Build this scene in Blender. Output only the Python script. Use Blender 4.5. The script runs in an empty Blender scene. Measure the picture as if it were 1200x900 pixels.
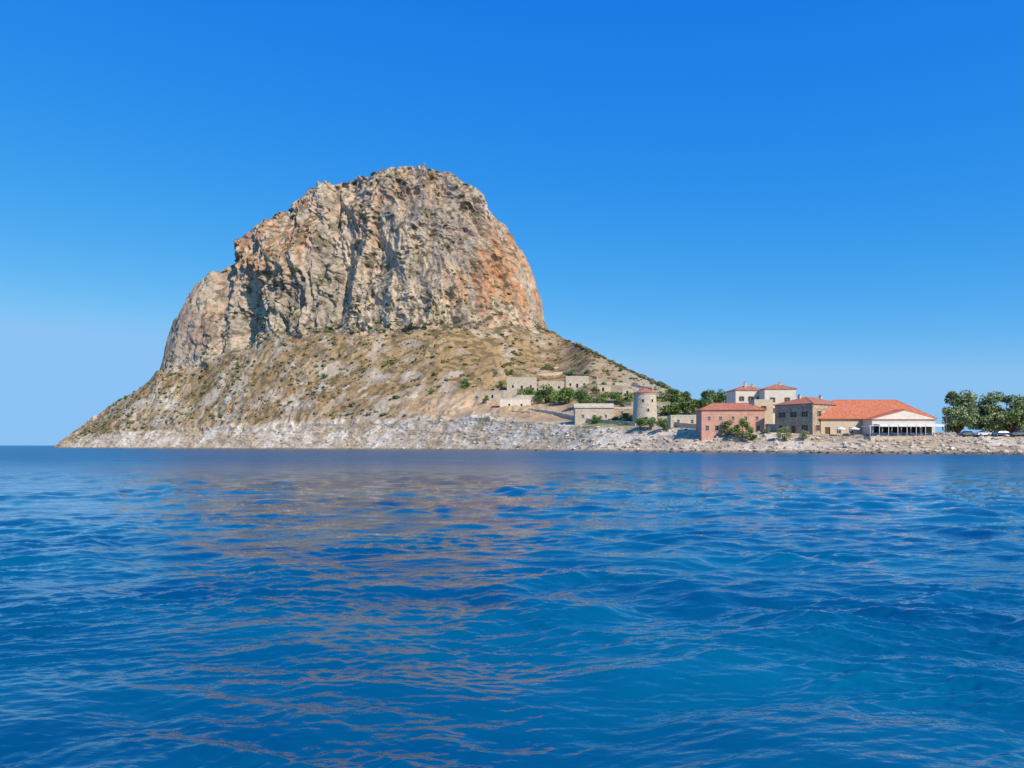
import bpy, math, random
import numpy as np
from mathutils import Vector, Matrix
random.seed(7); rng=np.random.default_rng(11)
F=866.7; HC=2.2; HY=522.0
sc=bpy.context.scene
# ---------------------------------------------------------------- noise
def _h(ix,iy,iz,seed):
    n=(ix.astype(np.uint32)*np.uint32(374761393)+iy.astype(np.uint32)*np.uint32(668265263)
       +iz.astype(np.uint32)*np.uint32(2246822519)+np.uint32(seed*3266489 & 0xffffffff))
    n=(n^(n>>np.uint32(13)))*np.uint32(1274126177)
    n=(n^(n>>np.uint32(16)))*np.uint32(2654435761)
    n=n^(n>>np.uint32(15))
    return (n&np.uint32(0xffffff)).astype(np.float32)/16777215.0
def vn(x,y,z,seed=0):
    fx=np.floor(x);fy=np.floor(y);fz=np.floor(z)
    ix=fx.astype(np.int64);iy=fy.astype(np.int64);iz=fz.astype(np.int64)
    tx=x-fx;ty=y-fy;tz=z-fz
    tx=tx*tx*(3-2*tx);ty=ty*ty*(3-2*ty);tz=tz*tz*(3-2*tz)
    def c(a,b,d): return _h(ix+a,iy+b,iz+d,seed)
    r0=(c(0,0,0)*(1-tx)+c(1,0,0)*tx)*(1-ty)+(c(0,1,0)*(1-tx)+c(1,1,0)*tx)*ty
    r1=(c(0,0,1)*(1-tx)+c(1,0,1)*tx)*(1-ty)+(c(0,1,1)*(1-tx)+c(1,1,1)*tx)*ty
    return r0*(1-tz)+r1*tz
def fbm(x,y,z,s,octv=3,vs=1.0,seed=0,gain=.5):
    a=1.0;t=0;o=0
    k=1.0/s
    for i in range(octv):
        xr=x*.8+y*.6; yr=-x*.6+y*.8
        if i%2: xr,yr=x*.28+y*.96,-x*.96+y*.28
        o=o+a*vn(xr*k+17.3*i,yr*k+5.1*i,z*k/vs+(x*.13)*k+9.7*i,seed+i); t+=a
        a*=gain;k*=2.07
    return o/t
def ss(x,a,b):
    t=np.clip((x-a)/(b-a),0,1); return t*t*(3-2*t)
# ---------------------------------------------------------------- materials
def newmat(name):
    m=bpy.data.materials.new(name); m.use_nodes=True
    nt=m.node_tree; b=nt.nodes['Principled BSDF']; return m,nt,b
def N(nt,t,**kw):
    n=nt.nodes.new(t)
    for k,v in kw.items():
        if k in n.inputs.keys(): n.inputs[k].default_value=v
        else: setattr(n,k,v)
    return n
def noisy(name,col,var=.25,scale=1.5,rough=.9,bump=.05,col2=None,spec=.2,bscale=None):
    m,nt,b=newmat(name)
    tc=N(nt,'ShaderNodeTexCoord'); n=N(nt,'ShaderNodeTexNoise',Scale=scale,Detail=6.0,Roughness=.65)
    nt.links.new(tc.outputs['Object'],n.inputs['Vector'])
    r=N(nt,'ShaderNodeValToRGB')
    c2=col2 if col2 else tuple(c*(1+var) for c in col)
    r.color_ramp.elements[0].position=.3;r.color_ramp.elements[1].position=.7
    r.color_ramp.elements[0].color=(*[c*(1-var) for c in col],1)
    r.color_ramp.elements[1].color=(*c2,1)
    nt.links.new(n.outputs['Fac'],r.inputs['Fac']); nt.links.new(r.outputs['Color'],b.inputs['Base Color'])
    b.inputs['Roughness'].default_value=rough; b.inputs['Specular IOR Level'].default_value=spec
    if bump:
        n2=N(nt,'ShaderNodeTexNoise',Scale=bscale or scale*4,Detail=5.0); nt.links.new(tc.outputs['Object'],n2.inputs['Vector'])
        bp=N(nt,'ShaderNodeBump',Strength=.6,Distance=bump); nt.links.new(n2.outputs['Fac'],bp.inputs['Height'])
        nt.links.new(bp.outputs['Normal'],b.inputs['Normal'])
    return m
def stone(name,c1,c2,scale=2.2):
    m,nt,b=newmat(name)
    tc=N(nt,'ShaderNodeTexCoord'); v=N(nt,'ShaderNodeTexVoronoi',Scale=scale)
    mp=N(nt,'ShaderNodeMapping'); mp.inputs['Scale'].default_value=(1,1,1.7)
    nt.links.new(tc.outputs['Object'],mp.inputs['Vector']); nt.links.new(mp.outputs['Vector'],v.inputs['Vector'])
    sep=N(nt,'ShaderNodeSeparateColor'); nt.links.new(v.outputs['Color'],sep.inputs['Color'])
    n=N(nt,'ShaderNodeTexNoise',Scale=.5,Detail=6.0); nt.links.new(tc.outputs['Object'],n.inputs['Vector'])
    ad=N(nt,'ShaderNodeMath',operation='ADD'); nt.links.new(sep.outputs[0],ad.inputs[0]); nt.links.new(n.outputs['Fac'],ad.inputs[1])
    r=N(nt,'ShaderNodeValToRGB'); r.color_ramp.elements[0].position=.35;r.color_ramp.elements[1].position=1.0
    mm=N(nt,'ShaderNodeMath',operation='MULTIPLY'); mm.inputs[1].default_value=.66; nt.links.new(ad.outputs[0],mm.inputs[0])
    r.color_ramp.elements[0].color=(*c1,1); r.color_ramp.elements[1].color=(*c2,1)
    nt.links.new(mm.outputs[0],r.inputs['Fac']); nt.links.new(r.outputs['Color'],b.inputs['Base Color'])
    bp=N(nt,'ShaderNodeBump',Strength=.7,Distance=.08); nt.links.new(v.outputs['Distance'],bp.inputs['Height']); bp.invert=True
    nt.links.new(bp.outputs['Normal'],b.inputs['Normal']); b.inputs['Roughness'].default_value=.95
    b.inputs['Specular IOR Level'].default_value=.15
    return m
def tiles(name,c1,c2):
    m,nt,b=newmat(name)
    tc=N(nt,'ShaderNodeTexCoord')
    v=N(nt,'ShaderNodeTexVoronoi',Scale=2.6); nt.links.new(tc.outputs['Object'],v.inputs['Vector'])
    sep=N(nt,'ShaderNodeSeparateColor'); nt.links.new(v.outputs['Color'],sep.inputs['Color'])
    n=N(nt,'ShaderNodeTexNoise',Scale=.45,Detail=7.0,Roughness=.7); nt.links.new(tc.outputs['Object'],n.inputs['Vector'])
    mx=N(nt,'ShaderNodeMath',operation='ADD'); nt.links.new(sep.outputs[0],mx.inputs[0]); nt.links.new(n.outputs['Fac'],mx.inputs[1])
    m2=N(nt,'ShaderNodeMath',operation='MULTIPLY'); m2.inputs[1].default_value=.6; nt.links.new(mx.outputs[0],m2.inputs[0])
    r=N(nt,'ShaderNodeValToRGB'); r.color_ramp.elements[0].position=.2;r.color_ramp.elements[1].position=.9
    r.color_ramp.elements[0].color=(*c1,1); r.color_ramp.elements[1].color=(*c2,1)
    nt.links.new(m2.outputs[0],r.inputs['Fac']); nt.links.new(r.outputs['Color'],b.inputs['Base Color'])
    w=N(nt,'ShaderNodeTexWave',Scale=1.6,Distortion=.4); nt.links.new(tc.outputs['Object'],w.inputs['Vector'])
    bp=N(nt,'ShaderNodeBump',Strength=.8,Distance=.1); nt.links.new(w.outputs['Fac'],bp.inputs['Height'])
    nt.links.new(bp.outputs['Normal'],b.inputs['Normal']); b.inputs['Roughness'].default_value=.85
    return m
def attrmat(name,rough=.95,nscale=.9,bump=.4,var=(.75,1.2),spec=.1,transl=0):
    m,nt,b=newmat(name)
    at=N(nt,'ShaderNodeAttribute',attribute_name='Col')
    tc=N(nt,'ShaderNodeTexCoord')
    n=N(nt,'ShaderNodeTexNoise',Scale=nscale,Detail=8.0,Roughness=.7); nt.links.new(tc.outputs['Object'],n.inputs['Vector'])
    mr=N(nt,'ShaderNodeMapRange'); mr.inputs['From Min'].default_value=.3; mr.inputs['From Max'].default_value=.7
    mr.inputs['To Min'].default_value=var[0]; mr.inputs['To Max'].default_value=var[1]
    nt.links.new(n.outputs['Fac'],mr.inputs['Value'])
    vm=N(nt,'ShaderNodeVectorMath',operation='SCALE'); nt.links.new(at.outputs['Color'],vm.inputs[0]); nt.links.new(mr.outputs['Result'],vm.inputs['Scale'])
    nt.links.new(vm.outputs['Vector'],b.inputs['Base Color'])
    b.inputs['Roughness'].default_value=rough; b.inputs['Specular IOR Level'].default_value=spec
    if bump:
        n2=N(nt,'ShaderNodeTexNoise',Scale=nscale*.8,Detail=8.0,Roughness=.75); nt.links.new(tc.outputs['Object'],n2.inputs['Vector'])
        bp=N(nt,'ShaderNodeBump',Strength=1.0,Distance=bump); nt.links.new(n2.outputs['Fac'],bp.inputs['Height'])
        nt.links.new(bp.outputs['Normal'],b.inputs['Normal'])
    return m
M={}
M['pink']=noisy('pink_stucco',(.64,.34,.24),.18,.6,bump=.02)
M['cream']=noisy('cream_stucco',(.64,.49,.33),.14,.6,bump=.02)
M['white']=noisy('white_plaster',(.72,.63,.50),.12,.6,bump=.02)
M['stone']=stone('rubble_stone',(.29,.20,.13),(.56,.42,.29))
M['stoneL']=stone('pale_stone',(.44,.35,.25),(.70,.59,.44))
M['tile']=tiles('terracotta_tiles',(.44,.13,.07),(.68,.26,.14))
M['tile2']=tiles('bright_terracotta_tiles',(.56,.14,.06),(.78,.26,.12))
M['glass']=noisy('window_glass',(.03,.035,.04),.2,1,rough=.15,bump=0,spec=.5)
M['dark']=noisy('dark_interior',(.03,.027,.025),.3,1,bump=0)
M['wood']=noisy('shutter_wood',(.16,.08,.045),.3,3,bump=.01)
M['frame']=noisy('stone_surround',(.58,.50,.39),.1,2,bump=.01)
M['blue']=noisy('blue_paint',(.05,.12,.25),.15,2,rough=.5,bump=0)
M['canvas']=noisy('white_canvas',(.80,.78,.74),.05,2,bump=.01)
M['bark']=noisy('bark',(.14,.10,.07),.35,3,bump=.05)
M['metal']=noisy('grey_metal',(.3,.3,.31),.1,4,rough=.5,bump=0)
M['tyre']=noisy('tyre_rubber',(.02,.02,.02),.2,4,bump=0)
M['leaf']=attrmat('foliage',rough=.7,nscale=1.5,bump=0,var=(.8,1.2),spec=.2)
M['terrain']=attrmat('rock_and_scrub',nscale=.4,bump=.5,var=(.72,1.22))
M['rock']=attrmat('beach_rock',nscale=1.2,bump=.2,var=(.75,1.2))
def paint(name,c): return noisy(name,c,.04,2,rough=.3,bump=0,spec=.5)
M['redp']=paint('red_car_paint',(.5,.04,.03)); M['whitep']=paint('white_car_paint',(.7,.7,.7))
M['greyp']=paint('grey_car_paint',(.15,.16,.18)); M['bluep']=paint('blue_car_paint',(.06,.10,.2))
# ---------------------------------------------------------------- mesh helpers
def mkmesh(name,V,Fq,mats,midx=None,col=None,smooth=False,parent=None,scal=None):
    me=bpy.data.meshes.new(name)
    V=np.asarray(V,dtype=np.float32)
    if isinstance(Fq,np.ndarray):
        k=Fq.shape[1]; nf=len(Fq)
        me.vertices.add(len(V)); me.vertices.foreach_set('co',V.ravel())
        me.loops.add(nf*k); me.loops.foreach_set('vertex_index',Fq.ravel().astype(np.int32))
        me.polygons.add(nf); me.polygons.foreach_set('loop_start',np.arange(0,nf*k,k,dtype=np.int32))
        me.update(calc_edges=True)
    else:
        me.from_pydata(V.tolist(),[],Fq); me.update()
    if not isinstance(mats,(list,tuple)): mats=[mats]
    for m in mats: me.materials.append(m)
    if midx is not None: me.polygons.foreach_set('material_index',np.asarray(midx,dtype=np.int32))
    if col is not None:
        a=me.color_attributes.new('Col','FLOAT_COLOR','POINT')
        c=np.ones((len(V),4),dtype=np.float32); c[:,:3]=col; a.data.foreach_set('color',c.ravel())
    if scal is not None:
        a=me.attributes.new('Chop','FLOAT','POINT'); a.data.foreach_set('value',np.asarray(scal,dtype=np.float32))
    me.polygons.foreach_set('use_smooth',np.full(len(me.polygons),smooth))
    me.validate()
    ob=bpy.data.objects.new(name,me); sc.collection.objects.link(ob)
    if parent: ob.parent=parent
    return ob
def empty(name,loc,rz=0):
    e=bpy.data.objects.new(name,None); e.location=loc; e.rotation_euler=(0,0,rz); sc.collection.objects.link(e); return e
class MB:
    def __init__(s): s.v=[];s.f=[];s.m=[]
    def add(s,v,f,m=0):
        o=len(s.v); s.v+= [tuple(p) for p in v]; s.f+=[tuple(i+o for i in q) for q in f]; s.m+=[m]*len(f)
    def box(s,x0,x1,y0,y1,z0,z1,m=0):
        v=[(x0,y0,z0),(x1,y0,z0),(x1,y1,z0),(x0,y1,z0),(x0,y0,z1),(x1,y0,z1),(x1,y1,z1),(x0,y1,z1)]
        s.add(v,[(0,3,2,1),(4,5,6,7),(0,1,5,4),(1,2,6,5),(2,3,7,6),(3,0,4,7)],m)
    def tube(s,p0,p1,r0,r1,n=7,m=0,cap=True):
        p0=Vector(p0);p1=Vector(p1);d=(p1-p0).normalized()
        a=d.orthogonal().normalized();b=d.cross(a)
        v=[];
        for p,r in((p0,r0),(p1,r1)):
            for i in range(n):
                t=2*math.pi*i/n; v.append(p+a*(r*math.cos(t))+b*(r*math.sin(t)))
        f=[(i,(i+1)%n,n+(i+1)%n,n+i) for i in range(n)]
        if cap: f+=[tuple(range(n-1,-1,-1)),tuple(range(n,2*n))]
        s.add(v,f,m)
    def obj(s,name,mats,parent=None,smooth=False): return mkmesh(name,s.v,s.f,mats,s.m,smooth=smooth,parent=parent)
# ---------------------------------------------------------------- terrain profile
PXF=np.arange(30,1801,1.0)
def curve(pts,sm):
    a=np.array(pts,float); y=np.interp(PXF,a[:,0],a[:,1])
    if sm>1:
        k=np.hanning(sm+2)[1:-1];k/=k.sum(); yp=np.pad(y,sm//2,mode='edge'); y=np.convolve(yp,k,'valid')[:len(PXF)]
    return y
SKY=curve([(30,545),(60,528),(66,524),(75,517),(90,507),(105,494),(120,482),(135,471),(155,462),(175,452),(185,438),(192,420),(200,400),(206,385),(213,365),(225,345),(240,328),(262,315),(275,300),(283,283),(300,269),(322,255),(340,243),(354,227),(366,215),(374,214),(404,216),(420,210),(434,210),(446,203),(462,199),(480,197),(504,199),(528,205),(540,212),(548,214),(557,226),(570,240),(582,255),(598,270),(606,285),(615,300),(622,315),(628,335),(634,360),(641,385),(652,393),(690,410),(725,428),(745,438),(770,449),(800,462),(830,474),(900,492),(1000,504),(1200,508),(1800,508)],3)
PB=curve([(30,500),(185,440),(200,434),(230,425),(270,408),(330,388),(380,382),(440,386),(520,378),(600,380),(638,388),(660,394),(1800,394)],15)
PA=curve([(30,519),(75,519),(100,512),(150,508),(250,505),(350,500),(430,496),(500,493),(560,494),(640,497),(700,501),(800,505),(900,508),(1000,510.5),(1200,511.5),(1800,512)],21)
DS=curve([(30,690),(66,650),(150,570),(300,470),(450,395),(600,320),(700,265),(800,233),(900,211),(1000,195),(1200,180),(1500,172),(1800,168)],41)
DA_=curve([(30,10),(66,12),(150,24),(450,28),(640,24),(800,19),(900,20),(1000,24),(1200,27),(1800,27)],41)
DB=curve([(30,700),(66,690),(120,680),(190,655),(300,605),(420,562),(520,548),(600,568),(640,600),(655,590),(690,480),(770,405),(830,345),(900,305),(1000,275),(1200,255),(1800,240)],31)
DC=curve([(30,720),(66,710),(120,700),(190,690),(250,668),(300,648),(420,618),(500,608),(560,625),(600,645),(640,660),(655,600),(690,484),(770,408),(830,348),(900,308),(1000,278),(1200,258),(1800,243)],21)
def prof(px):
    c=lambda a: np.interp(px,PXF,a)
    pyC=c(SKY); pyB=np.maximum(c(PB),pyC+.6); pyA=np.maximum(c(PA),pyB+.6)
    ds=c(DS); da=ds+c(DA_); db=np.maximum(c(DB),da+5); dc=np.maximum(c(DC),db+2)
    pyS=np.maximum(HY+HC*F/ds,pyA+.6)
    return pyS,pyA,pyB,pyC,ds,da,db,dc
def G(px,py):
    """ground point at that bearing/elevation from the boat"""
    pyS,pyA,pyB,pyC,ds,da,db,dc=[float(v) for v in prof(px)]
    if py>=pyA: t=(pyS-py)/(pyS-pyA); D=ds+(da-ds)*max(0,min(1,t))**.8
    elif py>=pyB: t=(pyA-py)/(pyA-pyB); D=da+(db-da)*t
    else: D=db+(dc-db)*min(1,(pyB-py)/(pyB-pyC))
    return Vector(((px-600)/F*D,D,HC+(HY-py)/F*D))
cols=np.concatenate([np.arange(40,720,.85),np.arange(720,1240,.9),np.arange(1240,1780,3.)])
pyS,pyA,pyB,pyC,ds,da,db,dc=prof(cols)
def z_of(py,D): return HC+(HY-py)/F*D
Ds_=[];Zs=[];Cm=[];Tm=[];Bm=[]
def addrow(D,Z,cm,tm,bm): Ds_.append(D);Zs.append(Z);Cm.append(cm+0*D);Tm.append(tm+0*D);Bm.append(bm+0*D)
cliffness=ss(pyB-pyC,4,45)
addrow(ds-40,0*ds-12,0,0,0); addrow(ds-10,0*ds-4,0,0,0)
for i in range(50):
    t=i/50; py=pyS+(pyA-pyS)*t; D=ds+(da-ds)*t**.8
    addrow(D,z_of(py,D),0,0,1)
nT=150
for i in range(nT):
    t=i/nT; py=pyA+(pyB-pyA)*t; D=da+(db-da)*t
    addrow(D,z_of(py,D),cliffness*ss(t,.86,1.),1,1-ss(t,0,.07))
nC=260
for i in range(nC):
    t=i/nC; py=pyB+(pyC-pyB)*t; D=db+(dc-db)*(.6*t+.4*t**4)
    addrow(D,z_of(py,D),cliffness,1-ss(np.full_like(D,t),0,.05),0)
zC=z_of(pyC,dc)
for i in range(28):
    t=i/27; u=t**2
    D=dc+320*u; Z=np.interp(u,[0,.12,.5,1],[1,.985,.75,-.02])*zC-u*8-ss(np.full_like(D,t),0,.3)*1.5
    addrow(D,Z,cliffness*(1-ss(t,0,.5)),ss(t,.2,.6),0)
D=np.array(Ds_);Z=np.array(Zs);CM=np.array(Cm);TM=np.array(Tm);BM=np.array(Bm)
PX=np.broadcast_to(cols,D.shape); X=(PX-600)/F*D; Y=D.copy()
nr,nc=D.shape
PYI=HY-(Z-HC)/Y*F
cx,cy=-120.,740.
ox=X-cx;oy=Y-cy; l=np.hypot(ox,oy);ox/=l;oy/=l
WXx=X+12*(fbm(X,Y,Z,24,2,1,401)-.5); WZ=Z+26*(fbm(X,Y,Z,30,2,1,402)-.5)+X*.25
def rid(s,vs,seed,o=2,warp=True):
    n=fbm(WXx,Y,WZ if warp else Z,s,o,vs,seed); return 1-np.abs(2*n-1)*1.6
d=(fbm(X,Y,Z,48,2,1.8,1)-.5)*24
d+=(rid(26,5.5,11,1)-.5)*10
d+=(rid(11,4.0,21)-.5)*6.0
d+=(rid(5,1.8,31)-.5)*2.8
d+=(fbm(X,Y,Z,2.4,2,1.,41)-.5)*2.3
q=fbm(WXx,Y,WZ,19,2,1.3,51)*8; qf=q-np.floor(q); d+=(np.floor(q)+ss(qf,.0,.45))/8*11-5.5
q=fbm(WXx,Y,WZ,8,2,.8,57)*5; qf=q-np.floor(q); d+=(np.floor(q)+ss(qf,.0,.3))/5*4.5-2.2
def at(px,py,w,h): return np.exp(-(((PX-px)/w)**2+((PYI-py)/h)**2))
d-=6*at(443,287,8,5)+7*at(300,292,14,10)+8*at(345,262,10,14)+6*at(505,262,5,25)+6*at(395,245,5,22)+7*at(560,300,8,20)
d+=8*at(490,320,26,50)+7*at(330,300,22,35)-8*at(405,330,12,44)-3*at(255,365,7,30)
edge=1-.55*ss(np.abs(PX-415),140,200)
X+=ox*d*CM*edge; Y+=oy*d*CM*edge
Z+=CM*((fbm(X,Y,Z*0,7,3,1,61)-.5)*9)*ss(PYI*-1,-pyC-30,-pyC)
tal=TM*(1-CM)
vill=ss(PX,560,680)
ta=(fbm(X,Y,Z*0,34,3,1,71)-.5)*13*(1-.85*vill)*ss(PYI*-1,-500,-470)
cragn=fbm(X,Y,Z*0,20,3,1,81)
crag=ss(cragn,.5,.60)*(1-vill*.85)
leftcrag=ss(-PX,-330,-150)
ta+=crag*(rid(7,1,91)-.2)*(2.4+2.0*leftcrag)+(fbm(X,Y,Z,3,2,1,95)-.5)*(1.4-1.1*vill)
Z+=tal*ta*np.where(PX>600,np.clip(ss(-PX,-900,-600)+.12,0,1),1)
ba=BM*(1-CM)
s0=np.where(PX>640,.35,.7)
q=fbm(X,Y*1.5,Z*0,20,3,1,131)*6; qf=q-np.floor(q)
Z+=ba*s0*((np.floor(q)+ss(qf,0,.4))/6-.5)*4*ss(Z,.6,6)
stp=(rid(13,.4,101,2,False)-.5)*1.7+(rid(5,.35,111,2,False)-.5)*1.2+(fbm(X,Y,Z,2.2,2,.5,121)-.5)*.7
Z+=ba*stp*.3*s0*ss(Z,-.5,2.5); Y-=ba*stp*.8*s0
P=np.stack([X,Y,Z],-1)
du=np.gradient(P,axis=1);dv=np.gradient(P,axis=0)
nn=np.cross(du,dv); nn/=np.linalg.norm(nn,axis=-1,keepdims=True)+1e-9
nz=np.abs(nn[...,2])
def C(*c): return np.array(c,float)
def mix(a,b,t): t=t[...,None]; return a*(1-t)+b*t
n1=fbm(X,Y,Z,38,3,1.5,201);n2=fbm(X,Y,Z,9,3,1.8,211);n3=fbm(X,Y,Z,2.2,3,1,221);n4=fbm(X,Y,Z,4.2,3,1,231)
rock=mix(C(.39,.32,.245)+0*P,C(.58,.445,.30)+0*P,ss(n1*.5+n2*.5,.35,.62))
st=fbm(X,Y,Z,7,3,5,241)
om=at(300,298,42,40)*1.3+at(352,265,26,38)*.9+at(604,318,32,60)*1.6+at(500,225,50,20)*.35+at(560,330,46,52)*.8+at(235,375,24,44)*.6+at(430,255,30,30)*.6
rock=mix(rock,C(.57,.265,.12)+0*P,np.clip(om,0,1)*ss(st,.36,.56)*.85)
rock=mix(rock,C(.22,.185,.145)+0*P,ss(st,.56,.72)*.6)
rock*=(.70+.60*n3)[...,None]
vegc=mix(C(.23,.165,.08)+0*P,C(.11,.10,.045)+0*P,ss(n4,.4,.65))
rock=mix(rock,vegc,ss(nz,.48,.72)*ss(n4,.34,.54)*.9)
rock=mix(rock,C(.11,.095,.045)+0*P,ss(n4,.57,.66)*.65)
grass=mix(C(.34,.205,.09)+0*P,C(.46,.305,.145)+0*P,n2)
grass=mix(grass,C(.16,.115,.05)+0*P,ss(n4,.47,.59)*.8)
pale=mix(C(.52,.40,.27)+0*P,C(.69,.57,.42)+0*P,ss(n2,.35,.65))*(.76+.48*n3)[...,None]
talc=mix(grass,pale*.78,np.clip(ss(fbm(X,Y,Z,13,4,1,251),.56,.64)*.8+crag*.25*ss(-nz,-.9,-.6),0,1)*(1-.5*vill))
talc=mix(talc,pale*.74,leftcrag*.4*ss(n2,.4,.6))
bare=np.clip(at(545,474,62,13)*1.2+at(655,486,40,7)+at(440,410,5,28)*.6*ss(n2,.4,.5)+at(640,470,60,14)*.6,0,1)
talc=mix(talc,mix(C(.54,.35,.19)+0*P,C(.64,.45,.27)+0*P,n2),bare*.9)
upl=at(430,455,60,10)*.9+at(330,470,90,10)*.6+at(180,470,60,14)*.5+at(300,490,200,6)*.5
talc=mix(talc,pale*.88,np.clip(upl,0,1)*ss(n2+.3*(cragn-.5),.46,.57))
band=mix(pale*1.1,C(.46,.32,.17)+0*P,ss(fbm(X,Y,Z,12,3,.5,261),.50,.62)*.6)
band=mix(band,C(.27,.20,.12)+0*P,ss(fbm(X,Y,Z,4,3,.5,266),.58,.68)*.6)
band=mix(band,C(.40,.26,.12)+0*P,ss(nz,.9,.99)*.5*ss(-PX,-700,-500)*ss(Z,3,8))
col=mix(talc,rock,np.clip(CM*1.2,0,1)); col=mix(col,band,np.clip(BM,0,1))
rightg=ss(PX,690,760)*(1-BM)
col=mix(col,mix(C(.44,.35,.23)+0*P,C(.58,.48,.35)+0*P,n2),rightg*.8)
col=mix(col,mix(C(.22,.24,.07)+0*P,C(.32,.30,.12)+0*P,n2),np.clip(at(715,498,34,4)*1.3+at(800,470,60,14)*.8,0,1))
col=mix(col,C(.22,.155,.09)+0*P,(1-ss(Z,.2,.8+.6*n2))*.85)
idx=np.arange(nr*nc).reshape(nr,nc)
Fq=np.stack([idx[:-1,:-1],idx[:-1,1:],idx[1:,1:],idx[1:,:-1]],-1).reshape(-1,4)
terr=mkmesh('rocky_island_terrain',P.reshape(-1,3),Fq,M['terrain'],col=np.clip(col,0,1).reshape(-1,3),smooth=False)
# ---------------------------------------------------------------- sea
offs=np.concatenate([np.geomspace(.05,3,60),np.arange(3.5,500,.7)])[::-1]
ax=np.concatenate([np.linspace(-2.2,-.8,40)[:-1],np.linspace(-.8,.8,1150),np.linspace(.8,2.2,40)[1:]])
WD=HC*F/offs
WY=np.repeat(WD[:,None],len(ax),1); WX=ax[None,:]*WY
sp=WY**2/(HC*F)*.7
H=np.zeros_like(WX)
nW=130
wx=WX+1.1*vn(WX*.3,WY*.3,0*WX,5)+.2*vn(WX*1.3,WY*1.3,0*WX,15); wy=WY+1.1*vn(WX*.3+9,WY*.3,0*WX,6)+.2*vn(WX*1.3+7,WY*1.3,0*WX,16)
pf=fbm(WX,WY*1.6,0*WX,6,3,1,8); patch=.5+1.0*ss(pf,.32,.68); pg=fbm(WX,WY*1.8,0*WX,3.5,2,1,28); patch2=.45+1.0*ss(pg,.3,.7)
for i in range(nW):
    L=math.exp(rng.uniform(math.log(.10),math.log(3.6)))
    th=math.radians(-80+rng.normal()*(30 if L<1.2 else 38))
    k=2*math.pi/L; ph=rng.uniform(0,6.28)
    s=.031 if L<.6 else .024
    w=ss(L/sp,1.2,2.6)
    q=np.sin(k*(wx*math.cos(th)+wy*math.sin(th))+ph)
    H+=w*(s/k)*(q+.4*(q*q-.5))*(patch2 if L<.9 else patch)
H*=1-ss(WY,300,900)
WP=np.stack([WX,WY,H],-1)
chop=ss(np.log(WY),math.log(26),math.log(150))
r,c=WX.shape; idx=np.arange(r*c).reshape(r,c)
Fq=np.stack([idx[:-1,:-1],idx[:-1,1:],idx[1:,1:],idx[1:,:-1]],-1).reshape(-1,4)
m,nt,b=newmat('sea_water')
tc=N(nt,'ShaderNodeTexCoord'); mp=N(nt,'ShaderNodeMapping'); mp.inputs['Scale'].default_value=(.55,1.25,1); mp.inputs['Rotation'].default_value=(0,0,.15)
nt.links.new(tc.outputs['Object'],mp.inputs['Vector'])
na=N(nt,'ShaderNodeTexNoise',Scale=.9,Detail=4.0,Roughness=.6); nb=N(nt,'ShaderNodeTexNoise',Scale=9.0,Detail=3.0,Roughness=.5)
for q in (na,nb): nt.links.new(mp.outputs['Vector'],q.inputs['Vector'])
at_=N(nt,'ShaderNodeAttribute',attribute_name='Chop')
b1=N(nt,'ShaderNodeBump',Strength=1.0,Distance=.42); b2=N(nt,'ShaderNodeBump',Strength=1.0,Distance=.012)
mrs=N(nt,'ShaderNodeMapRange'); mrs.inputs['To Min'].default_value=.07; mrs.inputs['To Max'].default_value=1.0
nt.links.new(at_.outputs['Fac'],mrs.inputs['Value']); nt.links.new(mrs.outputs['Result'],b1.inputs['Strength'])
mrr=N(nt,'ShaderNodeMapRange'); mrr.inputs['To Min'].default_value=.025; mrr.inputs['To Max'].default_value=.30
nt.links.new(at_.outputs['Fac'],mrr.inputs['Value']); nt.links.new(mrr.outputs['Result'],b.inputs['Roughness'])
nt.links.new(na.outputs['Fac'],b1.inputs['Height']); nt.links.new(nb.outputs['Fac'],b2.inputs['Height'])
nt.links.new(b1.outputs['Normal'],b2.inputs['Normal']); nt.links.new(b2.outputs['Normal'],b.inputs['Normal'])
mp2=N(nt,'ShaderNodeMapping'); mp2.inputs['Scale'].default_value=(.35,1.,1); nt.links.new(tc.outputs['Object'],mp2.inputs['Vector'])
nl=N(nt,'ShaderNodeTexNoise',Scale=.2,Detail=5.0); nt.links.new(mp2.outputs['Vector'],nl.inputs['Vector'])
rr=N(nt,'ShaderNodeValToRGB'); rr.color_ramp.elements[0].position=.35; rr.color_ramp.elements[1].position=.68
rr.color_ramp.elements[0].color=(.0,.045,.12,1); rr.color_ramp.elements[1].color=(.0,.125,.20,1)
nt.links.new(nl.outputs['Fac'],rr.inputs['Fac']); nt.links.new(rr.outputs['Color'],b.inputs['Base Color'])
b.inputs['IOR'].default_value=1.8
mkmesh('sea',WP.reshape(-1,3),Fq,m,smooth=True,scal=chop.ravel())
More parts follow.
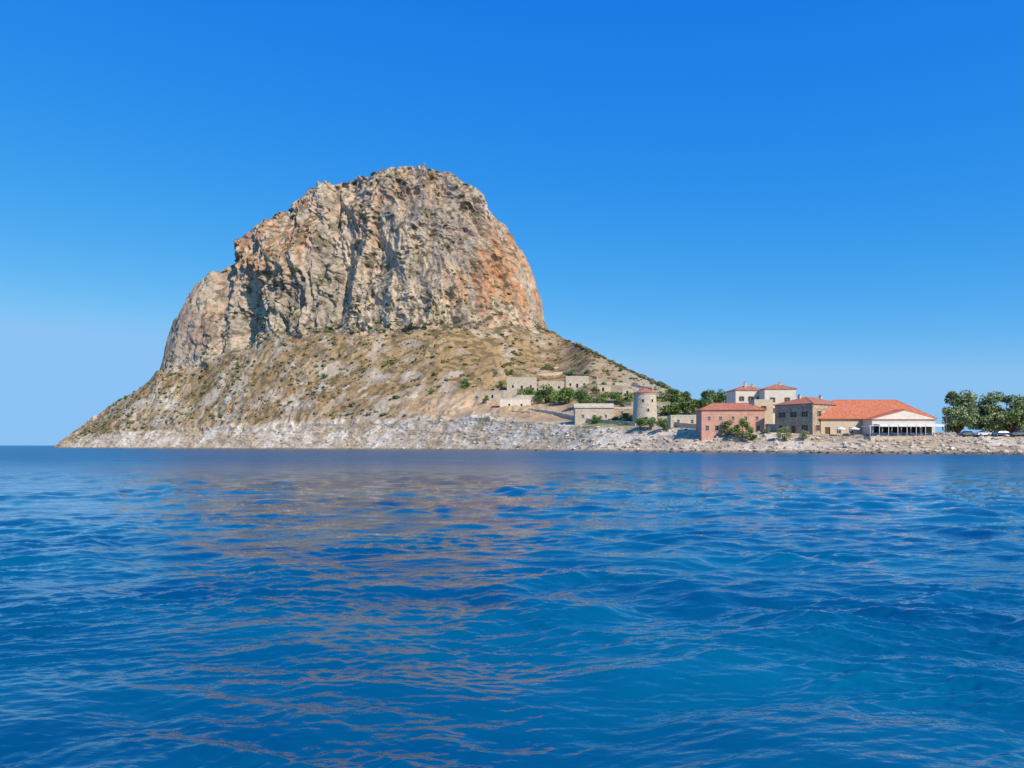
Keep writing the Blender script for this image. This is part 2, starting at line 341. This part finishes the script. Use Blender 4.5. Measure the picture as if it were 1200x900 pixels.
# ---------------------------------------------------------------- scattered shrubs & boulders
import bmesh
def ico(sub):
    bm=bmesh.new(); bmesh.ops.create_icosphere(bm,subdivisions=sub,radius=1); bm.verts.ensure_lookup_table()
    v=np.array([v.co[:] for v in bm.verts]); f=np.array([[a.index for a in q.verts] for q in bm.faces]); bm.free(); return v,f
iv,if_=ico(2)
def scatter(name,pts,sizes,cols_,mat,flat=.7,rough=.3,sink=.2):
    V=[];Fs=[];Cs=[]
    for i,(p,s,cc) in enumerate(zip(pts,sizes,cols_)):
        v=iv*(1+rough*rng.normal(size=(len(iv),1)))
        v=v*np.array([1+.4*rng.random(),1+.4*rng.random(),flat*(.7+.6*rng.random())])*s
        a=rng.random()*6.28; ca,sa=math.cos(a),math.sin(a)
        v=v@np.array([[ca,-sa,0],[sa,ca,0],[0,0,1]])
        v=v+np.array(p)+np.array([0,0,s*sink])
        V.append(v);Fs.append(if_+i*len(iv)); Cs.append(np.clip(np.array(cc)*(1+.25*rng.normal(size=(len(iv),1))),.01,1))
    return mkmesh(name,np.concatenate(V),np.concatenate(Fs),mat,col=np.concatenate(Cs))
r0=52;r1=52+nT
cand=[]
pn=fbm(X,Y,Z*0,25,2,1,301)
while len(cand)<3800:
    i=rng.integers(r0+8,r1+90);j=rng.integers(0,len(cols)-1)
    px=cols[j]
    if px<85 or px>800: continue
    if i>r1 and nz[i,j]<.5: continue
    if pn[i,j]<.42 and rng.random()<.75: continue
    if bare[i,j]>.25: continue
    cand.append((i,j))
pts=[P[i,j] for i,j in cand]; sz=[ (.35+1.0*rng.random()**3)*(1.5 if rng.random()<.06 else 1) for _ in cand]
base=[(.12,.12,.045),(.17,.14,.065),(.22,.17,.085),(.075,.11,.035)]
scatter('hillside_shrubs',pts,sz,[base[rng.integers(0,4)] for _ in cand],M['leaf'],.75,.25)
cand=[]
while len(cand)<2600:
    i=rng.integers(2,54);j=rng.integers(0,len(cols)-1)
    px=cols[j]
    if px<300 or px>1400: continue
    if px<640 and rng.random()<.5: continue
    if Z[i,j]<-.3: continue
    cand.append((i,j))
scatter('beach_boulders',[P[i,j] for i,j in cand],[.12+.6*rng.random()**3 for _ in cand],
        [np.array((.62,.51,.38))*(.75+.45*rng.random()) if Z[i,j]>.4 else np.array((.24,.18,.12)) for i,j in cand],M['rock'],.6,.18)
# ---------------------------------------------------------------- trees
def tree(name,px,pyb,pyt,hw,cols_=((.05,.075,.025),(.11,.14,.05)),trunk=.25,nclump=14,nl=170,ls=.38,loc=None):
    g=loc or G(px,pyb); s=g.y/F; Ht=(pyb-pyt)*s; W=hw*s
    mb=MB()
    th=Ht*trunk; tr=max(.1,Ht*.035)
    mb.tube((0,0,-.8),(0.1,0,th),tr*1.3,tr,8)
    cl=[]
    for k in range(nclump):
        a=rng.random()*6.28; rr_=W*.8*math.sqrt(rng.random()); zz=th+(Ht-th)*(.1+.76*rng.random())
        rr_*= (1-.5*((zz-th)/(Ht-th))**2)
        c0=Vector((rr_*math.cos(a),rr_*math.sin(a),zz)); cl.append(c0)
        mid=Vector((c0.x*.45,c0.y*.45,th+(zz-th)*.45)); mb.tube((0.1*(th>0),0,th*.85),mid,tr*.6,tr*.35,5,cap=False); mb.tube(mid,c0,tr*.35,tr*.12,5,cap=False)
    tv=np.array(mb.v);nv0=len(tv)
    faces=list(mb.f);mi=[0]*len(faces)
    allv=[tv];allc=[np.tile((.14,.1,.07),(nv0,1))]; o=nv0
    for c0 in cl:
        cr=max(.45,min(W,Ht-th)*(.22+.2*rng.random()))
        n=nl
        dd=rng.normal(size=(n,3)); dd/=np.linalg.norm(dd,axis=1,keepdims=True)
        pos=np.array(c0)+dd*(cr*(.35+.75*rng.random((n,1))**.7))*np.array([1.15,1.15,.85])
        pos[:,2]=np.maximum(pos[:,2],th*.5+.1)
        u=rng.normal(size=(n,3));u/=np.linalg.norm(u,axis=1,keepdims=True)
        w=np.cross(u,rng.normal(size=(n,3)));w/=np.linalg.norm(w,axis=1,keepdims=True)
        e=ls*(.6+.8*rng.random((n,1)))*min(1.3,max(.4,Ht/7))
        q=np.stack([pos-u*e,pos-w*e*.5,pos+u*e,pos+w*e*.5],1).reshape(-1,3)
        tone=rng.random(); cc=np.array(cols_[0])*(1-tone)+np.array(cols_[1])*tone
        allv.append(q); allc.append(np.clip(np.repeat(cc*(.7+.6*rng.random((n,1))),4,0),0,1))
        faces+=[(o+4*i,o+4*i+1,o+4*i+2,o+4*i+3) for i in range(n)]; mi+=[1]*n; o+=4*n
    ob=mkmesh(name,np.concatenate(allv),faces,[M['bark'],M['leaf']],mi,col=np.concatenate(allc))
    ob.location=g; return ob
GR=((.075,.14,.03),(.19,.28,.065)); OL=((.17,.22,.08),(.33,.38,.17)); DK=((.06,.11,.028),(.16,.23,.06))
tree('tamarisk_tree',1123,510,455,21,OL,.05,26,200,.34)
tree('tamarisk_tree',1158,509.6,459,22,OL,.05,26,200,.34)
tree('tamarisk_tree',1183,510,459,21,OL,.05,24,200,.34)
tree('tamarisk_tree',1212,510,461,24,OL,.05,24,200,.34)
for px,b_,t_,w in [(622,470,454,12),(640,474,452,16),(662,476,454,17),(684,478,458,13),(704,474,461,13),(722,474,460,11),(736,473,460,8),(735,494,484,7),(700,496,488,8)]:
    tree('carob_tree',px,b_,t_,w,GR,.1,12,120,.42)
for px,b_,t_,w in [(786,487,462,14),(803,486,465,13),(819,486,468,13),(832,478,458,12),(849,476,457,13),(788,468,455,10),(804,471,459,9)]:
    tree('olive_tree',px,b_,t_,w,DK,.12,12,120,.4)
for px,b_,t_,w in [(546,456,446,9),(596,440,432,7),(642,436,427,9),(668,440,433,6),(588,452,447,5),(727,435,429,5),(696,462,453,9),(570,470,463,5),(610,462,456,6),(505,461,456,4),(380,442,437,5),(452,430,425,5),(560,425,420,5)]:
    tree('mastic_bush',px,b_,t_,w,GR,.05,8,100,.5)
for px,b_,t_,w in [(750,506,489,9),(763,505,487,9),(778,506,489,8),(853,512,491,9),(870,514,488,12),(880,517,499,8),(842,510,499,6),(919,517,500,10),(941,516,503,7),(899,509,500,6)]:
    tree('seaside_shrub',px,b_,t_,w,OL if px%2 else GR,.08,10,130,.3)
# ---------------------------------------------------------------- buildings
def wall_face(mb,fr,W,z0,z1,wins,dep=.25):
    us=sorted({0,W}|{a for w in wins for a in (w[0]-w[2]/2,w[0]+w[2]/2)}); zs=sorted({z0,z1}|{a for w in wins for a in (w[1],w[1]+w[3])})
    for a,b_ in zip(us[:-1],us[1:]):
        for c_,d_ in zip(zs[:-1],zs[1:]):
            um=(a+b_)/2;zm=(c_+d_)/2
            if any(abs(um-w[0])<w[2]/2 and w[1]<zm<w[1]+w[3] for w in wins): continue
            mb.add([fr(a,c_,0),fr(b_,c_,0),fr(b_,d_,0),fr(a,d_,0)],[(0,1,2,3)],0)
    for w in wins:
        a=w[0]-w[2]/2;b_=w[0]+w[2]/2;c_=w[1];d_=w[1]+w[3]
        q=[(a,c_),(b_,c_),(b_,d_),(a,d_)]
        for k in range(4):
            p,r_=q[k],q[(k+1)%4]
            mb.add([fr(*p,0),fr(*r_,0),fr(*r_,dep),fr(*p,dep)],[(0,1,2,3)],0)
def house(name,px0,px1,pyb,pyw,pyr,depth,wall,roof='hip',tile='tile',yaw=0,D=None,wf=(),wl=(),wr=(),chim=(),over=.4,found=4,shut=True,widthm=None,surround=True,rdir='x',wallR=None):
    pc=(px0+px1)/2
    if D is None: g=G(pc,pyb); D=g.y
    s=D/F; W=widthm or (px1-px0)*s; h=(pyb-pyw)*s; rh=(pyw-pyr)*s; zb=HC+(HY-pyb)*s
    yr=math.radians(yaw)
    e=empty(name,((pc-600)*s, D+depth/2*math.cos(yr)+abs(math.sin(yr))*W/2, zb),yr)
    mb=MB(); fg=MB()
    faces={'F':(lambda u,z,i:(-W/2+u,-depth/2+i,z),W,wf),'R':(lambda u,z,i:(W/2-i,-depth/2+u,z),depth,wr),
           'L':(lambda u,z,i:(-W/2+i,depth/2-u,z),depth,wl),'B':(lambda u,z,i:(W/2-u,depth/2-i,z),W,())}
    for k,(fr,L,ws) in faces.items():
        wins=[(w[0]*L,w[1],w[2],w[3],w[4] if len(w)>4 else 'w') for w in ws]
        wall_face(mb,fr,L,-found,h,wins)
        for w in wins:
            a=w[0]-w[2]/2;b_=w[0]+w[2]/2;c_=w[1];d_=w[1]+w[3]
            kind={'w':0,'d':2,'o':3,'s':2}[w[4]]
            def slab(u0,u1,q0,q1,i0,i1,m):
                v=[fr(u,z,i) for i in (i0,i1) for z in (q0,q1) for u in (u0,u1)]
                fg.add(v,[(0,1,3,2),(4,6,7,5),(0,4,5,1),(2,3,7,6),(0,2,6,4),(1,5,7,3)],m)
            slab(a,b_,c_,d_,.22,.26,kind)
            if w[4]=='w':
                slab((a+b_)/2-.04,(a+b_)/2+.04,c_,d_,.17,.215,1); slab(a,b_,(c_+d_)/2-.04,(c_+d_)/2+.04,.18,.216,1)
                if shut:
                    for sg in (a-.5*w[2]-.03,b_+.03): slab(sg,sg+.5*w[2],c_,d_,-.08,-.01,2)
            if surround and w[4] in 'wd':
                slab(a-.02,b_+.02,d_,d_+.2,-.06,.05,1); slab(a-.1,b_+.1,c_-.14,c_,-.1,.05,1)
    rf=MB(); o=over; x0,x1,y0,y1=-W/2-o,W/2+o,-depth/2-o,depth/2+o
    if roof in('hip','gable'):
        ax_=W>=depth if rdir=='x' else False
        if roof=='hip': rl=abs(W-depth)/2
        if ax_: 
            q=rl if roof=='hip' else W/2+o
            ra,rb=(-q,0,h+rh),(q,0,h+rh)
        else:
            q=rl if roof=='hip' else depth/2+o
            ra,rb=(0,-q,h+rh),(0,q,h+rh)
        t=.18
        lo=[(x0,y0,h-.02),(x1,y0,h-.02),(x1,y1,h-.02),(x0,y1,h-.02)]; up=[(a,b_,c_+t) for a,b_,c_ in lo]
        v=lo+up+[ra,rb]
        f=[(3,2,1,0),(0,1,5,4),(1,2,6,5),(2,3,7,6),(3,0,4,7)]
        if ax_: f+=[(4,5,9,8),(6,7,8,9),(5,6,9),(7,4,8)]
        else: f+=[(5,6,9,8),(7,4,8,9),(4,5,8),(6,7,9)]
        rf.add(v,f,0)
        if roof=='gable':
            for sg in (-1,1):
                if ax_: tri=[(sg*(W/2+o+.01),-depth/2,h+.1),(sg*(W/2+o+.01),depth/2,h+.1),(sg*(W/2+o+.01),0,h+rh-.35)]
                else: tri=[(-W/2,sg*(depth/2+o+.01),h+.1),(W/2,sg*(depth/2+o+.01),h+.1),(0,sg*(depth/2+o+.01),h+rh-.35)]
                mb.add(tri,[(0,1,2)],0)
        rf.tube((ra[0],ra[1],ra[2]),(rb[0],rb[1],rb[2]),.14,.14,6)
        if roof=='hip':
            for cpt,rp in ((4,ra),(7,ra if ax_ else rb),(5,rb if ax_ else ra),(6,rb)): rf.tube(v[cpt],rp,.12,.12,6)
    else:
        p=.3;ph=max(.35,rh)
        rf.box(-W/2-.04,W/2+.04,-depth/2-.04,-depth/2+p,h,h+ph);rf.box(-W/2-.04,W/2+.04,depth/2-p,depth/2+.04,h,h+ph)
        rf.box(-W/2-.04,-W/2+p,-depth/2+p,depth/2-p,h,h+ph);rf.box(W/2-p,W/2+.04,-depth/2+p,depth/2-p,h,h+ph)
        rf.box(-W/2+p,W/2-p,-depth/2+p,depth/2-p,h-.2,h+.02)
    mb.obj('walls',[M[wall]],e); 
    if fg.v: fg.obj('windows',[M['glass'],M['frame'],M['wood'],M['dark']],e)
    rf.obj('roof',[M[tile]],e)
    for k,(cx_,cy_,ch) in enumerate(chim):
        cb=MB(); cb.box(cx_*W-.4,cx_*W+.4,cy_*depth-.35,cy_*depth+.35,h,h+rh+ch); cb.box(cx_*W-.5,cx_*W+.5,cy_*depth-.45,cy_*depth+.45,h+rh+ch,h+rh+ch+.15)
        cb.box(cx_*W-.25,cx_*W+.25,cy_*depth-.2,cy_*depth+.2,h+rh+ch+.15,h+rh+ch+.5,1)
        cb.obj('chimney',[M['cream'],M[tile if roof!='flat' else 'tile']],e)
    return e
house('pink_stucco_house',824,897,508,480.5,471.5,9,'pink',yaw=-3,
  wf=[(.09,1.0,1.0,1.6),(.24,1.0,1.0,1.6),(.39,0.1,1.3,2.4,'d'),(.55,1.0,1.0,1.6),(.72,1.0,1.0,1.6),(.9,1.0,1.0,1.6),(.12,4.4,.8,1.1),(.3,4.4,.8,1.1),(.5,4.4,.8,1.1),(.7,4.4,.8,1.1),(.88,4.4,.8,1.1)],shut=False)
house('cream_tower_mansion',861,897,500,457.5,451.5,9,'white',D=264,chim=[(-.05,-.1,1.2),(.3,.2,.6)],
  wf=[(.2,9.2,.9,1.6),(.5,9.2,.9,1.6),(.8,9.2,.9,1.6),(.3,5.6,.9,1.5),(.7,5.6,.9,1.5)],over=.25,yaw=4)
house('cream_village_house',898,934,500,456,449.5,9,'white',D=256,chim=[(.1,0,.5)],
  wf=[(.25,8.5,.9,1.6),(.72,8.5,.9,1.6),(.25,4.8,.9,1.6),(.72,4.8,.9,1.6)],over=.25,yaw=-4)
house('cream_annex_house',884,906,500,470,468,6,'cream','flat','frame',D=250,wf=[(.5,5.5,.9,1.5)])
house('stone_harbour_house',921,1009,508.5,473,463,13,'stone',D=223,yaw=36,widthm=17.5,
  wf=[(.15,1.0,1.0,1.7),(.4,0.1,1.4,2.6,'d'),(.65,1.0,1.0,1.7),(.2,5.4,1.0,1.6),(.5,5.4,1.0,1.6),(.8,5.4,1.0,1.6)],
  wl=[(.2,1.0,1.0,1.8),(.5,0.1,1.5,2.6,'d'),(.8,1.0,1.0,1.8),(.2,5.2,1.0,1.7),(.5,5.2,1.0,1.7),(.8,5.2,1.0,1.7)],chim=[(-.2,.1,.4),(.35,0,.5)])
house('tavern',962,1094,511,491,467,15,'cream',D=225,tile='tile2',yaw=0,over=.7,
  wf=[(.06,.1,1.6,2.6,'d'),(.16,.9,1.3,1.7),(.27,.9,1.3,1.7)],shut=False)
house('tavern_front_wing',1022,1096,511.5,491.5,480,6,'white','gable','tile2',D=218.5,over=.45,rdir='y',
  wf=[(.09,.2,2.5,3.4,'o'),(.24,.2,2.5,3.4,'o'),(.39,.2,2.5,3.4,'o'),(.54,.2,2.5,3.4,'o'),(.69,.2,2.5,3.4,'o'),(.87,.2,2.9,3.4,'o')],surround=False)
for a,b_,pb,pw,dep in [(594,629,457,443.5,6),(631,661,458,448,6),(663,690,455,442,6)]:
    house('stone_hillside_house',a,b_,pb,pw,pw-1.2,dep,'stoneL','flat','frame',wf=[(.2,1.2,1.,1.6,'o'),(.5,.2,1.2,2.3,'o'),(.8,1.2,1.,1.6,'o')],surround=False)
for a,b_,pb,pw in [(571,586,467,461),(700,716,459,452),(643,660,470,464),(730,743,463,456)]:
    house('ruined_stone_hut',a,b_,pb,pw,pw-.5,5,'stoneL','flat','stoneL',wf=[(.45,.2,1.1,1.9,'o')],surround=False,yaw=rng.uniform(-12,12))
house('pale_terrace_house',586,622,478,468,466.5,6,'white','flat','frame',wf=[(.3,.8,1.,1.3,'o'),(.7,.8,1.,1.3,'o')],surround=False)
house('pale_terrace_house',606,634,474,464,463,5,'stoneL','flat','frame',wf=[(.5,.8,1.,1.3,'o')],surround=False)
house('stone_cottage',674,719,493,478,472.5,7,'stoneL','gable','stoneL',wf=[(.2,1.2,.9,1.3),(.5,.1,1.1,2.2,'d'),(.8,1.2,.9,1.3)],shut=False)
house('stone_cottage',716,742,489,479,477,6,'stone','flat','frame',wf=[(.5,1.2,.9,1.3)],shut=False)
house('stone_cottage',786,822,500,488,486.5,6,'stoneL','flat','frame',wf=[(.25,1.2,.9,1.3),(.7,1.2,.9,1.3)],shut=False)
g=G(758,496); s=g.y/F; e=empty('round_stone_tower',(g.x,g.y+4,g.z))
tb=MB(); Rb=14.6*s;Rt=13.2*s;Ht=34.5*s
n=40
def ring(r,z): return [(r*math.cos(2*math.pi*i/n),r*math.sin(2*math.pi*i/n),z) for i in range(n)]
v=ring(Rb*1.03,-4)+ring(Rt,Ht)+ring(Rt*1.05,Ht)+ring(Rt*1.05,Ht+.5)
f=[(i+k*n,(i+1)%n+k*n,(i+1)%n+(k+1)*n,i+(k+1)*n) for k in range(3) for i in range(n)]
tb.add(v,f); tb.obj('wall',[M['stoneL']],e)
rb=MB(); v=ring(Rt*1.1,Ht+.5)+ring(Rt*1.1,Ht+.65)+[(0,0,Ht+.65+6*s)]
f=[(i,(i+1)%n,(i+1)%n+n,i+n) for i in range(n)]+[(n+i,n+(i+1)%n,2*n) for i in range(n)]+[tuple(range(n-1,-1,-1))]
rb.add(v,f); rb.obj('conical_roof',[M['tile']],e)
wb=MB()
for ang,zz,w_,h_ in [(-110,Ht*.72,.8,1.1),(-62,Ht*.72,.8,1.1),(-85,Ht*.4,.8,1.1),(-95,.2,1.2,2.2)]:
    a=math.radians(ang); r_=Rb+(Rt-Rb)*zz/Ht
    c0=Vector((math.cos(a)*r_,math.sin(a)*r_,zz)); t_=Vector((-math.sin(a),math.cos(a),0)); nr_=Vector((math.cos(a),math.sin(a),0))
    def pb(u0,u1,z0,z1,i0,i1,m):
        vv=[c0+t_*u+Vector((0,0,z))+nr_*i for i in (i0,i1) for z in (z0,z1) for u in (u0,u1)]
        wb.add(vv,[(0,1,3,2),(4,6,7,5),(0,4,5,1),(2,3,7,6),(0,2,6,4),(1,5,7,3)],m)
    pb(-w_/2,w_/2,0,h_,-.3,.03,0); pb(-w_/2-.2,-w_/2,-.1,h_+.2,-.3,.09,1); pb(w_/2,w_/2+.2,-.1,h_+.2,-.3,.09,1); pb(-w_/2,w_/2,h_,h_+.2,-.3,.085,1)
wb.obj('windows',[M['dark'],M['frame']],e)
def wallrun(name,pts,hgt,th,mat,under=2.5):
    mb=MB()
    P_=[G(*p) for p in pts]
    for a,b_ in zip(P_[:-1],P_[1:]):
        d_=(b_-a);d_.z=0;d_.normalize(); nrm=Vector((-d_.y,d_.x,0))*th/2
        k=max(1,int((b_-a).length/2.0))
        for i in range(k):
            p=a.lerp(b_,i/k);q=a.lerp(b_,(i+1)/k); hh=hgt*(.9+.2*rng.random())
            v=[]
            for z0,z1 in((-under,-under),(hh,hh)):
                v+=[p-nrm+Vector((0,0,z0)),q-nrm+Vector((0,0,z1)),q+nrm+Vector((0,0,z1)),p+nrm+Vector((0,0,z0))]
            mb.add(v,[(0,3,2,1),(4,5,6,7),(0,1,5,4),(1,2,6,5),(2,3,7,6),(3,0,4,7)])
    return mb.obj(name,[M[mat]])
for pts_,hh_ in (([(560,462),(590,461),(640,462),(690,463)],1.6),([(620,482),(650,486),(690,495),(745,499)],1.5),([(690,470),(740,476),(790,478)],1.6),
                 ([(776,500),(824,503)],1.8),([(630,441),(660,438),(700,444)],1.4),([(590,438),(625,435),(655,432)],1.3),([(700,450),(740,452),(765,458)],1.4),([(560,486),(600,484),(622,485)],1.2)):
    wallrun('dry_stone_wall',pts_,hh_,.5,'stoneL')
wallrun('garden_wall',[(897,506),(922,507)],2.4,.4,'white')
wallrun('quay_wall',[(930,511.5),(1000,513.5),(1100,514.3),(1200,514.6),(1300,515)],.5,.7,'stoneL',1.5)
Dt=215.0; zt=HC+(HY-511.5)*218.5/F
xa,xb=(1014-600)/F*Dt,(1101-600)/F*Dt
e=empty('tavern_terrace',((xa+xb)/2,Dt,zt)); hw=(xb-xa)/2
mb=MB(); mb.box(-hw,hw,-3.2,3.4,-3,.0); mb.obj('paving',[M['stoneL']],e)
mb=MB()
for i in range(9):
    x=-hw+.2+(2*hw-.4)*i/8; mb.box(x-.06,x+.06,-2.6,-2.48,0,2.9); mb.box(x-.06,x+.06,-2.6,3.0,2.9,3.02)
mb.box(-hw,hw,-2.62,-2.46,3.02,3.14); mb.obj('pergola_frame',[M['canvas']],e)
mb=MB(); 
for i in range(8):
    x=-hw+.3+(2*hw-.4)*i/8
    if i==0: continue
    w_=(2*hw-.4)/8-.2
    v=[(x,-2.7,3.3),(x+w_,-2.7,3.3),(x+w_,0,3.6),(x,0,3.6),(x+w_,2.9,3.85),(x,2.9,3.85),(x,-2.72,2.75),(x+w_,-2.72,2.75)]
    mb.add(v,[(0,1,2,3),(3,2,4,5),(6,7,1,0)])
mb.obj('awning_canvas',[M['canvas']],e)
mb=MB()
mb.box(-hw,hw,-3.1,-3.05,.95,1.0);mb.box(-hw,hw,-3.1,-3.05,.5,.54)
for i in range(60):
    x=-hw+2*hw*i/59; mb.box(x-.02,x+.02,-3.1,-3.06,0,.95)
mb.obj('railing',[M['blue']],e)
def table(x,y,cm='blue'):
    mb=MB(); mb.box(x-.45,x+.45,y-.45,y+.45,.72,.76,0)
    for a in(-.38,.38):
        for b_ in(-.38,.38): mb.box(x+a-.03,x+a+.03,y+b_-.03,y+b_+.03,0,.72,1)
    for sx in(-1,1):
        c_=x+sx*.75; mb.box(c_-.22,c_+.22,y-.22,y+.22,.43,.47,1); mb.box(c_+sx*.18,c_+sx*.22,y-.22,y+.22,.47,.95,1)
        for a in(-.19,.19):
            for b_ in(-.19,.19): mb.box(c_+a-.02,c_+a+.02,y+b_-.02,y+b_+.02,0,.43,1)
    mb.obj('table_and_chairs',[M['canvas'],M[cm]],e)
for i in range(7):
    table(-hw+1.6+i*(2*hw-3.2)/6,-1.6); table(-hw+1.6+i*(2*hw-3.2)/6,.6,'wood')
def parasol(px,D,z):
    e=empty('parasol',((px-600)/F*D,D,z)); mb=MB(); mb.tube((0,0,-.5),(0,0,2.6),.04,.04,6); mb.box(-.3,.3,-.3,.3,0,.1); mb.obj('pole',[M['metal']],e)
    mb=MB(); k=8; v=[(1.6*math.cos(i*6.283/k),1.6*math.sin(i*6.283/k),2.2) for i in range(k)]+[(0,0,2.85)]+[(1.6*math.cos(i*6.283/k),1.6*math.sin(i*6.283/k),2.0) for i in range(k)]
    mb.add(v,[(i,(i+1)%k,k) for i in range(k)]+[(k+1+i,k+1+(i+1)%k,(i+1)%k,i) for i in range(k)]); mb.obj('canopy',[M['canvas']],e)
for px in (985,1001):
    g=G(px,511.3); parasol(px,g.y,g.z)
def lamp(px,py,D=None):
    g=G(px,py); mb=MB(); mb.tube((0,0,-.5),(0,0,5.5),.07,.045,8); mb.tube((0,0,5.5),(.7,0,5.8),.035,.03,6); mb.box(.55,1.05,-.12,.12,5.72,5.84,0); mb.box(-.15,.15,-.15,.15,0,.5)
    o=mb.obj('street_lamp',[M['metal']]); o.location=g
lamp(952,510);lamp(1109,511)
def car(name,loc,yaw,mat,L=4.3,van=False):
    e=empty(name,loc,yaw); W=.86; mb=MB()
    top=1.9 if van else 1.45
    prof_=[(-L/2,.35),(-L/2,.75),(-L/2+.1,.95),(-L*.28,1.0)] if not van else [(-L/2,.35),(-L/2,.9),(-L/2+.15,1.05),(-L*.38,1.1)]
    low=prof_+[(L/2-.25,1.0),(L/2-.03,.9),(L/2,.5),(L/2-.05,.3),(L*.42,.3)]
    def arch(cx_): return [(cx_+.4*math.cos(t),.34+.4*math.sin(t)) for t in [math.pi*k/6 for k in range(7)]]
    low+=arch(L*.30)+arch(-L*.31)+[(-L*.44,.3)]
    nn_=len(low)
    v=[(x,-W,z) for x,z in low]+[(x,W,z) for x,z in low]
    f=[tuple(range(nn_-1,-1,-1)),tuple(range(nn_,2*nn_))]+[(i,(i+1)%nn_,(i+1)%nn_+nn_,i+nn_) for i in range(nn_)]
    mb.add(v,f,0)
    a=-L*.28 if not van else -L*.40; b_=L/2-.3 if not van else L/2-.1
    c_=a+(.75 if not van else .5); d_=b_-(.6 if not van else .1)
    v=[];
    for x,z,w in((a,1.0,W-.04),(b_,1.0,W-.04),(d_,top-.06,W-.2),(c_,top-.06,W-.2)): v+=[(x,-w,z),(x,w,z)]
    mb.add(v,[(0,2,4,6),(1,7,5,3),(0,6,7,1),(2,3,5,4),(4,5,7,6),(0,1,3,2)],1)
    mb.box(c_,d_,-W+.18,W-.18,top-.058,top,0)
    for x in (a+.03,(c_+d_)/2,d_): mb.box(x-.05 if x!=(a+.03) else x,x+.05 if x!=(a+.03) else x+.06,-W+.05,W-.05,1.0,1.06 if x==a+.03 else top-.05,0)
    mb.obj('body',[M[mat],M['glass']],e)
    wb=MB()
    for cx_ in(L*.30,-L*.31):
        for sy in(-1,1):
            wb.tube((cx_,sy*(W-.2),.33),(cx_,sy*(W+.02),.33),.33,.33,16,0); wb.tube((cx_,sy*(W+.02),.33),(cx_,sy*(W+.035),.33),.19,.18,12,1)
    wb.obj('wheels',[M['tyre'],M['metal']],e)
    lb=MB(); lb.box(-L/2-.01,-L/2+.05,-.75,-.45,.6,.78,0);lb.box(-L/2-.01,-L/2+.05,.45,.75,.6,.78,0); lb.obj('headlights',[M['canvas']],e)
for px,yaw,mt in ((1149,.15,'whitep'),(1170,-.1,'bluep'),(1190,.1,'greyp'),(1130,.4,'greyp')):
    g=G(px,511.6); g.y-=1.0; car('parked_car',g+Vector((0,0,.12)),yaw,mt)
g=G(580,481); car('red_van',g+Vector((0,0,.45)),.1,'redp',L=5.2,van=True)
# ---------------------------------------------------------------- camera, light, sky
cam=bpy.data.cameras.new('camera'); cam.lens=26; cam.sensor_width=36; cam.shift_y=.06; cam.clip_end=60000; cam.clip_start=.3
co=bpy.data.objects.new('camera',cam); co.location=(0,0,HC); co.rotation_euler=(math.pi/2,0,0); sc.collection.objects.link(co); sc.camera=co
el=math.radians(40); azd=math.radians(143)
sv=Vector((math.sin(azd)*math.cos(el),math.cos(azd)*math.cos(el),math.sin(el)))
sun=bpy.data.lights.new('sun','SUN'); sun.energy=4.6; sun.angle=math.radians(.5); sun.color=(1,.93,.81)
so=bpy.data.objects.new('sun',sun); so.rotation_euler=(-sv).to_track_quat('-Z','Y').to_euler(); so.location=(0,-50,200); sc.collection.objects.link(so)
w=bpy.data.worlds.new('World'); sc.world=w; w.use_nodes=True; nt=w.node_tree
bg=nt.nodes['Background']; sk=nt.nodes.new('ShaderNodeTexSky'); sk.sky_type='NISHITA'; sk.sun_disc=False
sk.sun_elevation=el; sk.sun_rotation=azd; sk.altitude=0; sk.air_density=1.0; sk.dust_density=.0; sk.ozone_density=3.0
S=.13
se=nt.nodes.new('ShaderNodeSeparateColor'); cb=nt.nodes.new('ShaderNodeCombineColor'); nt.links.new(sk.outputs['Color'],se.inputs['Color'])
def mth(op,a,b_):
    m1=nt.nodes.new('ShaderNodeMath'); m1.operation=op
    for k,v in enumerate((a,b_)):
        if isinstance(v,(int,float)): m1.inputs[k].default_value=v
        else: nt.links.new(v,m1.inputs[k])
    return m1.outputs[0]
ch=[mth('MULTIPLY',mth('POWER',mth('MULTIPLY',se.outputs[i],S),g_),a/S) for i,(a,g_) in enumerate(((.95,2.1),(.67,.78),(.90,.15)))]
gq=mth('MINIMUM',ch[1],.54/S)
rq=mth('MINIMUM',ch[0],mth('MULTIPLY',mth('POWER',mth('MULTIPLY',gq,S),2.4),1.15/S))
nt.links.new(rq,cb.inputs[0]);nt.links.new(gq,cb.inputs[1]);nt.links.new(ch[2],cb.inputs[2])
nt.links.new(cb.outputs['Color'],bg.inputs['Color']); bg.inputs['Strength'].default_value=S
sc.view_settings.view_transform='Standard'; sc.view_settings.look='None'; sc.view_settings.exposure=0
